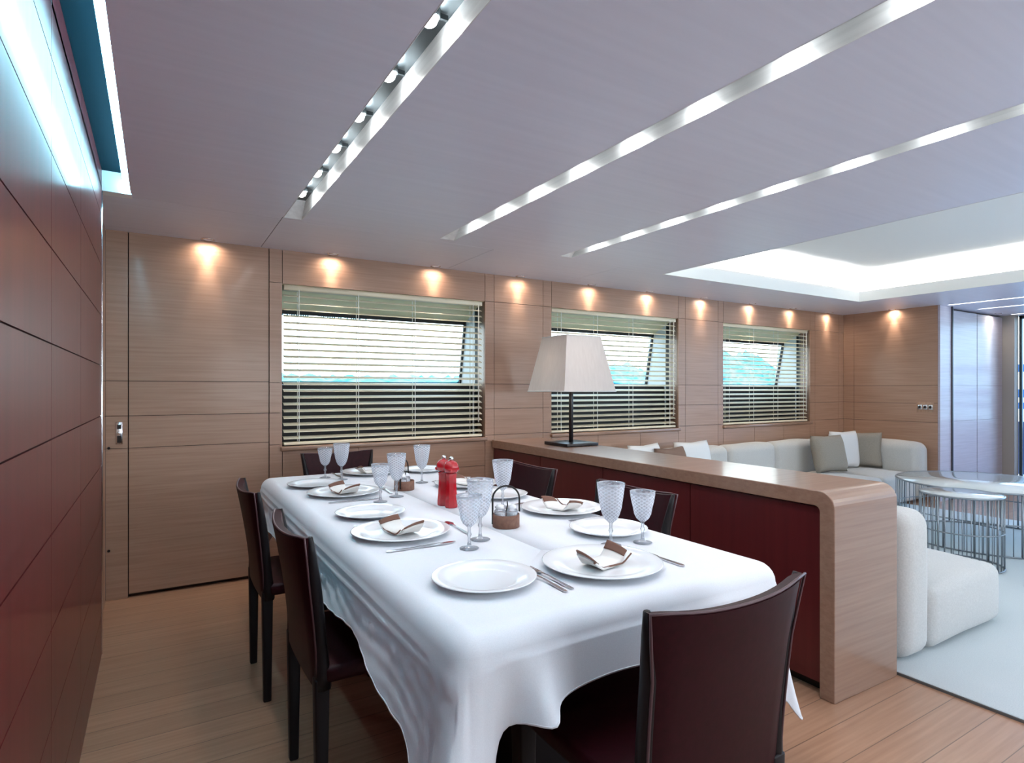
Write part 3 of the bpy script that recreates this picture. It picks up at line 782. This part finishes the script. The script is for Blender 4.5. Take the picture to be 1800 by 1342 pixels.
def flat(m, pts, th):   # outline list of (x, halfwidth, z) -> thin blade
    n = len(pts); vs = []; fs = []
    for x, w, z in pts: vs += [(x, -w, z), (x, w, z), (x, w, z+th), (x, -w, z+th)]
    for i in range(n-1):
        a = 4*i
        for j in range(4): b = (j+1) % 4; fs.append((a+j, a+b, a+4+b, a+4+j))
    fs += [(0, 3, 2, 1), (4*n-4, 4*n-3, 4*n-2, 4*n-1)]
    m.add(vs, fs, 0, False)
def fork():
    m = MB(); flat(m, [(-.10, .0035, .0005), (-.09, .0055, .0005), (-.05, .0045, .002), (0, .0025, .005), (.035, .003, .004), (.045, .009, .002), (.058, .0105, .001), (.064, .0105, .001)], .002)
    for k in range(4): y = -.0085+.0057*k; m.box(.063, .098, y-.0013, y+.0013, .0015, .0035)
    o = m.build('fork', M['silver']); return tag(o, 'x', 'fork', 'forks laid beside the plates')
def knife():
    m = MB(); flat(m, [(-.11, .004, .0005), (-.10, .007, .0005), (-.03, .0055, .0005), (-.015, .004, .001), (-.005, .009, .001), (.06, .010, .001), (.095, .007, .001), (.112, .001, .001)], .003)
    o = m.build('knife', M['silver']); return tag(o, 'x', 'knife', 'knives laid beside the plates')
def spoon():
    m = MB(); flat(m, [(-.09, .0035, .0005), (-.08, .0055, .0005), (-.04, .004, .002), (.02, .0025, .005), (.045, .003, .003), (.052, .010, .001), (.065, .0155, .0005), (.080, .0155, .0005), (.092, .010, .001), (.098, .003, .002)], .002)
    o = m.build('spoon', M['silver']); return tag(o, 'x', 'spoon', 'dessert spoons laid above the plates')
def goblet(k, small):
    t = thing('wine_goblet' if small else 'water_goblet', 'x', 'glass', group='small cut crystal goblets' if small else 'large cut crystal goblets')
    h = .19*k; R_ = (.039 if small else .0425)
    b0 = h*(.42 if small else .38)
    m = MB(); m.lathe([(.031*k**.5, .0), (.032*k**.5, .0015), (.020, .004), (.007, .008), (.0045, .02), (.004, b0*.5), (.0075, b0*.62), (.0045, b0*.75), (.005, b0*.93), (.010, b0)], 22); m.build('stem', M['goblet'], t)
    pr = [(.010, b0), (.019, b0+.008), (.026, b0+.022), (R_*.76, b0+.042), (R_*.88, b0+(h-b0)*.65), (R_*.985, h-.008), (R_, h), (R_-.0018, h), (R_*.88-.002, b0+(h-b0)*.65), (R_*.76-.002, b0+.041), (.020, b0+.013), (.001, b0+.008)]
    m = MB(); m.lathe(pr[:6], 28, caps=False); m.build('bowl', M['cut'], t)
    m = MB(); m.lathe([(R_*.985, h-.008), (R_, h), (R_-.002, h), (R_*.985-.002, h-.008)], 28, caps=False); m.build('rim', M['goblet'], t)
    return t
pl16 = plate_obj('dinner_plate', .16, 'large dinner plates, one at each place'); pl13 = plate_obj('side_plate', .13, 'flat side plates beside the dinner plates')
nap = napkin(); fk = fork(); kn = knife(); spn = spoon(); gL = goblet(1, False); gS = goblet(.84, True)
used = set()
def put(o, loc, rz, label):
    if o.name in used: return dup(o, loc, rz, label)
    used.add(o.name); o.location = loc; o.rotation_euler.z = rz; o['label'] = label; return o
# seats: plate xy, facing angle (towards table middle), side plate xy, big goblet, small goblet, naming
SE = [((1.017, 1.215), 0, (.690, 1.27), (1.178, 1.365), (1.284, 1.34), 'at the near end of the table'),
      ((.684, 1.828), -PI/2, (.690, 2.165), (.872, 1.632), (.795, 1.557), 'at the mahogany side seat nearer the camera'),
      ((1.355, 1.860), PI/2, (1.285, 1.503), (1.187, 2.03), None, 'at the sideboard side seat nearer the camera'),
      ((.725, 2.66), -PI/2, (.665, 2.96), (.905, 2.475), (.805, 2.395), 'at the farther mahogany side seat'),
      ((1.31, 2.59), PI/2, (1.29, 2.245), (1.153, 2.785), None, 'at the farther sideboard side seat'),
      ((1.030, 3.235), PI, (1.325, 3.17), (.829, 3.09), (.772, 3.203), 'at the far end under the window')]
for (p, rz, sp_, gl, gs, nm) in SE:
    put(pl16, (*p, ZT), 0, 'large white plate under a napkin, '+nm)
    put(nap, (p[0], p[1], ZT+.004), rz+.12, 'brown hemmed white napkin '+nm)
    put(pl13, (*sp_, ZT), 0, 'empty flat white side plate '+nm)
    def lc(x, y): return (p[0]+x*math.cos(rz)-y*math.sin(rz), p[1]+x*math.sin(rz)+y*math.cos(rz), ZT)
    put(fk, lc(-.176, -.005), rz+PI/2, 'inner silver fork '+nm)
    put(fk, lc(-.200, -.012), rz+PI/2, 'outer silver fork '+nm) if nm.startswith('at the near') else None
    put(kn, lc(.186, -.005), rz+PI/2, 'silver knife '+nm)
    put(spn, lc(.02, .192), rz+PI*.98, 'silver dessert spoon '+nm) if rz in (-PI/2,) else None
    put(gL, (*gl, ZT), 0, 'tall cut crystal goblet '+nm)
    if gs: put(gS, (*gs, ZT), 0, 'smaller cut crystal wine goblet '+nm)

# mills
def mill():
    t = thing('pepper_mill', 'x', 'mill', group='red lacquered mills')
    m = MB(); m.lathe([(.024, 0), (.0265, .003), (.0265, .02), (.024, .045), (.0215, .09), (.021, .120), (.0235, .134), (.022, .137)], 8); crease(m.build('body', M['red'], t), 30)
    m = MB(); m.lathe([(.020, .138), (.027, .144), (.031, .158), (.029, .170), (.021, .182), (.010, .188)], 28); m.build('cap', M['red'], t)
    b = bmesh.new(); bmesh.ops.create_uvsphere(b, u_segments=14, v_segments=9, radius=.0095, matrix=Matrix.Translation((0, 0, .195))); MB().bm(b).build('knob', M['chrome'], t)
    for a in (0, 2*PI/3, 4*PI/3):
        b = bmesh.new(); bmesh.ops.create_uvsphere(b, u_segments=10, v_segments=7, radius=.008, matrix=Matrix.Translation((.028*math.cos(a), .028*math.sin(a), .150))); MB().bm(b).build('lug', M['red'], t)
    return t
ml = mill(); ml.location = (1.012, 2.14, ZT); ml['label'] = 'red lacquered mill, the front one of the pair on the tablecloth'
dup(ml, (1.006, 2.198, ZT), .6, 'red lacquered mill standing just behind the front mill')

# condiment baskets
def basket():
    t = thing('condiment_basket', 'x', 'basket', group='brown banded condiment baskets with wire handles')
    m = MB(); m.lathe([(.046, 0), (.047, .002), (.0465, .044), (.0445, .044), (.044, .004), (.001, .004)], 32, caps=False); m.lathe([(.046, 0), (.001, 0)], 32, caps=False)
    m.build('leather_band', M['brown'], t)
    pts = [(-.047, 0, .01), (-.047, 0, .09)]+[(-.047*math.cos(a), 0, .095+.045*math.sin(a)) for a in [PI*k/14 for k in range(15)]]+[(.047, 0, .09), (.047, 0, .05)]
    m = MB(); m.tube(pts, .0032, 8); m.build('handle', M['wire_dark'], t)
    for x in (-.021, .021):
        m = MB(); m.lathe([(.019, .005), (.020, .008), (.020, .055), (.014, .062)], 20); j = m.build('glass_jar', M['goblet'], t); j.location = (x, 0, 0)
        m = MB(); m.lathe([(.0175, .007), (.0175, .046), (.001, .05)], 18); s_ = m.build('salt', M['salt'], j)
        m = MB(); m.lathe([(.015, .062), (.016, .064), (.013, .074), (.002, .078)], 18); m.build('lid', M['china'], j)
    m = MB(); m.tube([(.0, .0, .05), (.004, -.005, .075), (.002, -.01, .088)], .0022, 6); m.build('tiny_spoon', M['wire_dark'], t)
    return t
bk = basket(); bk.location = (1.032, 1.742, ZT); bk.rotation_euler.z = -YAW+.2; bk['label'] = 'condiment basket with arched wire handle in front of the red mills'
dup(bk, (1.0, 2.63, ZT), -YAW+1.35, 'condiment basket behind the red mills, its handle seen edge on')

# ---------------------------------------------------------------- lounge
t = thing('rug', 'large pale blue grey rug under the sofa and wire tables', 'rug', (4.8, 1.2, 0))
MB().rbox(-2.075, 2.0, -2.6, 2.9, .0, .014, .004, 1).build('pile', M['rug'], t)
MB().box(-2.082, -2.075, -2.6, 2.9, 0, .010).build('edge_binding', M['rug_edge'], t)
RZ = .0145
def soft(name, x0, x1, y0, y1, z0, z1, r, parent, ma=None, puff=0.0):
    b = bmesh.new(); bmesh.ops.create_cube(b, size=1)
    for v in b.verts: v.co = Vector(((x0+x1)/2+v.co.x*(x1-x0), (y0+y1)/2+v.co.y*(y1-y0), (z0+z1)/2+v.co.z*(z1-z0)))
    bmesh.ops.bevel(b, geom=b.edges[:], offset=r, segments=5, profile=.5, affect='EDGES')
    bmesh.ops.subdivide_edges(b, edges=[e for e in b.edges if e.calc_length() > .15], cuts=6, use_grid_fill=True)
    c = Vector(((x0+x1)/2, (y0+y1)/2, (z0+z1)/2)); hx, hy, hz = (x1-x0)/2, (y1-y0)/2, (z1-z0)/2
    for v in b.verts:
        d = v.co-c; fx, fy, fz = 1-(d.x/hx)**2, 1-(d.y/hy)**2, 1-(d.z/hz)**2
        v.co.z += puff*max(fx, 0)*max(fy, 0)*(1 if d.z > 0 else 0)
        v.co.x += puff*.6*max(fy, 0)*max(fz, 0)*(1 if d.x > 0 else -1)*(abs(d.x) > hx*.8)
        v.co.y += puff*.6*max(fx, 0)*max(fz, 0)*(1 if d.y > 0 else -1)*(abs(d.y) > hy*.8)
        v.co.z += .004*math.sin(v.co.x*9+v.co.y*7)
    return MB().bm(b).build(name, ma or M['sofa'], parent)
so = thing('sectional_sofa', 'ivory upholstered sectional sofa wrapping from the sideboard round to the end wall', 'sofa', (0, 0, RZ))
for ya, yb in ((1.30, 2.24), (2.245, 3.14), (3.145, 4.05)): soft('backrest', 2.80, 3.04, ya, yb, .004, .665, .07, so, puff=.012)
for ya, yb in ((1.30, 2.24), (2.245, 3.14)): soft('seat_cushion', 3.045, 3.79, ya, yb, .006, .300, .05, so, puff=.03)
for xa, xb in ((3.05, 3.95), (3.955, 4.85), (4.855, 5.6), (5.605, 6.35), (6.355, 7.02)): soft('backrest', xa, xb, 3.84, 4.06, .004, .645, .07, so, puff=.012)
for xa, xb in ((3.05, 4.25), (4.255, 5.3), (5.305, 6.35)): soft('seat_cushion', xa, xb, 3.15, 3.835, .006, .31, .05, so, puff=.025)
soft('backrest', 7.03, 7.29, 3.14, 4.06, .004, .63, .09, so, puff=.012)
soft('seat_cushion', 6.355, 7.025, 3.15, 3.835, .006, .31, .05, so, puff=.025)

def pillow(name, w, h, th, ma, loc, rx, rz, label, fold=None):
    n = 14; vs = []; fs = []
    for s_ in (1, -1):
        for i in range(n+1):
            for j in range(n+1):
                u, v = -1+2*i/n, -1+2*j/n
                e = ((1-u**4)*(1-v**4)); pin = 1-.07*(1-abs(v))*abs(u)**6
                pz = 1-.07*(1-abs(u))*abs(v)**6
                vs.append((w/2*u*pin, s_*th/2*max(e, 0)**.5, h/2+h/2*v*pz))
    K = (n+1)**2
    for i in range(n):
        for j in range(n):
            a = i*(n+1)+j; fs.append((a, a+n+1, a+n+2, a+1)); fs.append((K+a, K+a+1, K+a+n+2, K+a+n+1))
    m = MB(); m.add(vs, fs, 0, True); o = m.build(name, ma); o.location = loc; o.rotation_euler = (rx, 0, rz)
    w_ = o.modifiers.new('w', 'WELD'); w_.merge_threshold = .0005
    return tag(o, label, 'cushion', 'scatter cushions on the sofa')
PZ = RZ+.325
pillow('cushion', .46, .40, .15, M['taupe'], (6.17, 3.58, PZ), -.22, -.15, 'large taupe cushion leaning on the sofa back near the corner')
pillow('cushion', .40, .42, .14, M['whitecush'], (6.60, 3.68, PZ), -.10, -.2, 'white cushion between the taupe and dark cushions at the sofa corner')
pillow('cushion', .40, .40, .12, M['taupe'], (6.90, 3.66, PZ), -.12, -1.0, 'dark taupe cushion tucked against the end backrest')
pillow('cushion', .42, .42, .14, M['whitecush'], (3.62, 3.68, PZ), -.2, .15, 'white cushion, its tip just above the sideboard, nearest the lamp')
pillow('cushion', .40, .39, .12, M['browncush'], (3.86, 3.60, PZ), -.25, .1, 'brown cushion between two white ones, tip above the sideboard')
pillow('cushion', .44, .42, .14, M['whitecush'], (4.20, 3.68, PZ), -.2, 0, 'white cushion right of the brown one on the window sofa')

def wire_table(name, loc, R_, H_, nw, lab, ztop):
    t = thing(name, lab, 'table', loc, group='round wire drum coffee tables')
    m = MB(); m.lathe([(R_-.006, ztop), (R_-.004, ztop+.010), (.001, ztop+.010)], 64, caps=False); m.lathe([(.001, ztop), (R_-.006, ztop)], 64, caps=False); m.build('glass_top', M['tabletop_glass'], t)
    for nm, z, r in (('top_ring', H_-.006, .007), ('middle_ring', H_*.5, .0045), ('bottom_ring', .006, .006)):
        m = MB(); m.tube([(R_*math.cos(2*PI*k/64), R_*math.sin(2*PI*k/64), z) for k in range(64)], r, 8, closed=True); m.build(nm, M['wire'], t)
    rnd = random.Random(nw)
    for k in range(nw):
        a = 2*PI*(k+.35*rnd.random())/nw
        m = MB(); x, y = R_*math.cos(a), R_*math.sin(a); m.tube([(x, y, .006), (x, y, H_-.006)], .003 if k % 8 else .007, 6); m.build('wire', M['wire'], t)
    return t
wire_table('wire_coffee_table', (4.77, 1.865, RZ), .235, .495, 34, 'small round wire drum coffee table just behind the sofa seat end', .485)
wire_table('wire_coffee_table', (5.76, 2.07, RZ), .62, .465, 66, 'large round wire drum coffee table with pale top, behind the small drum', .455)
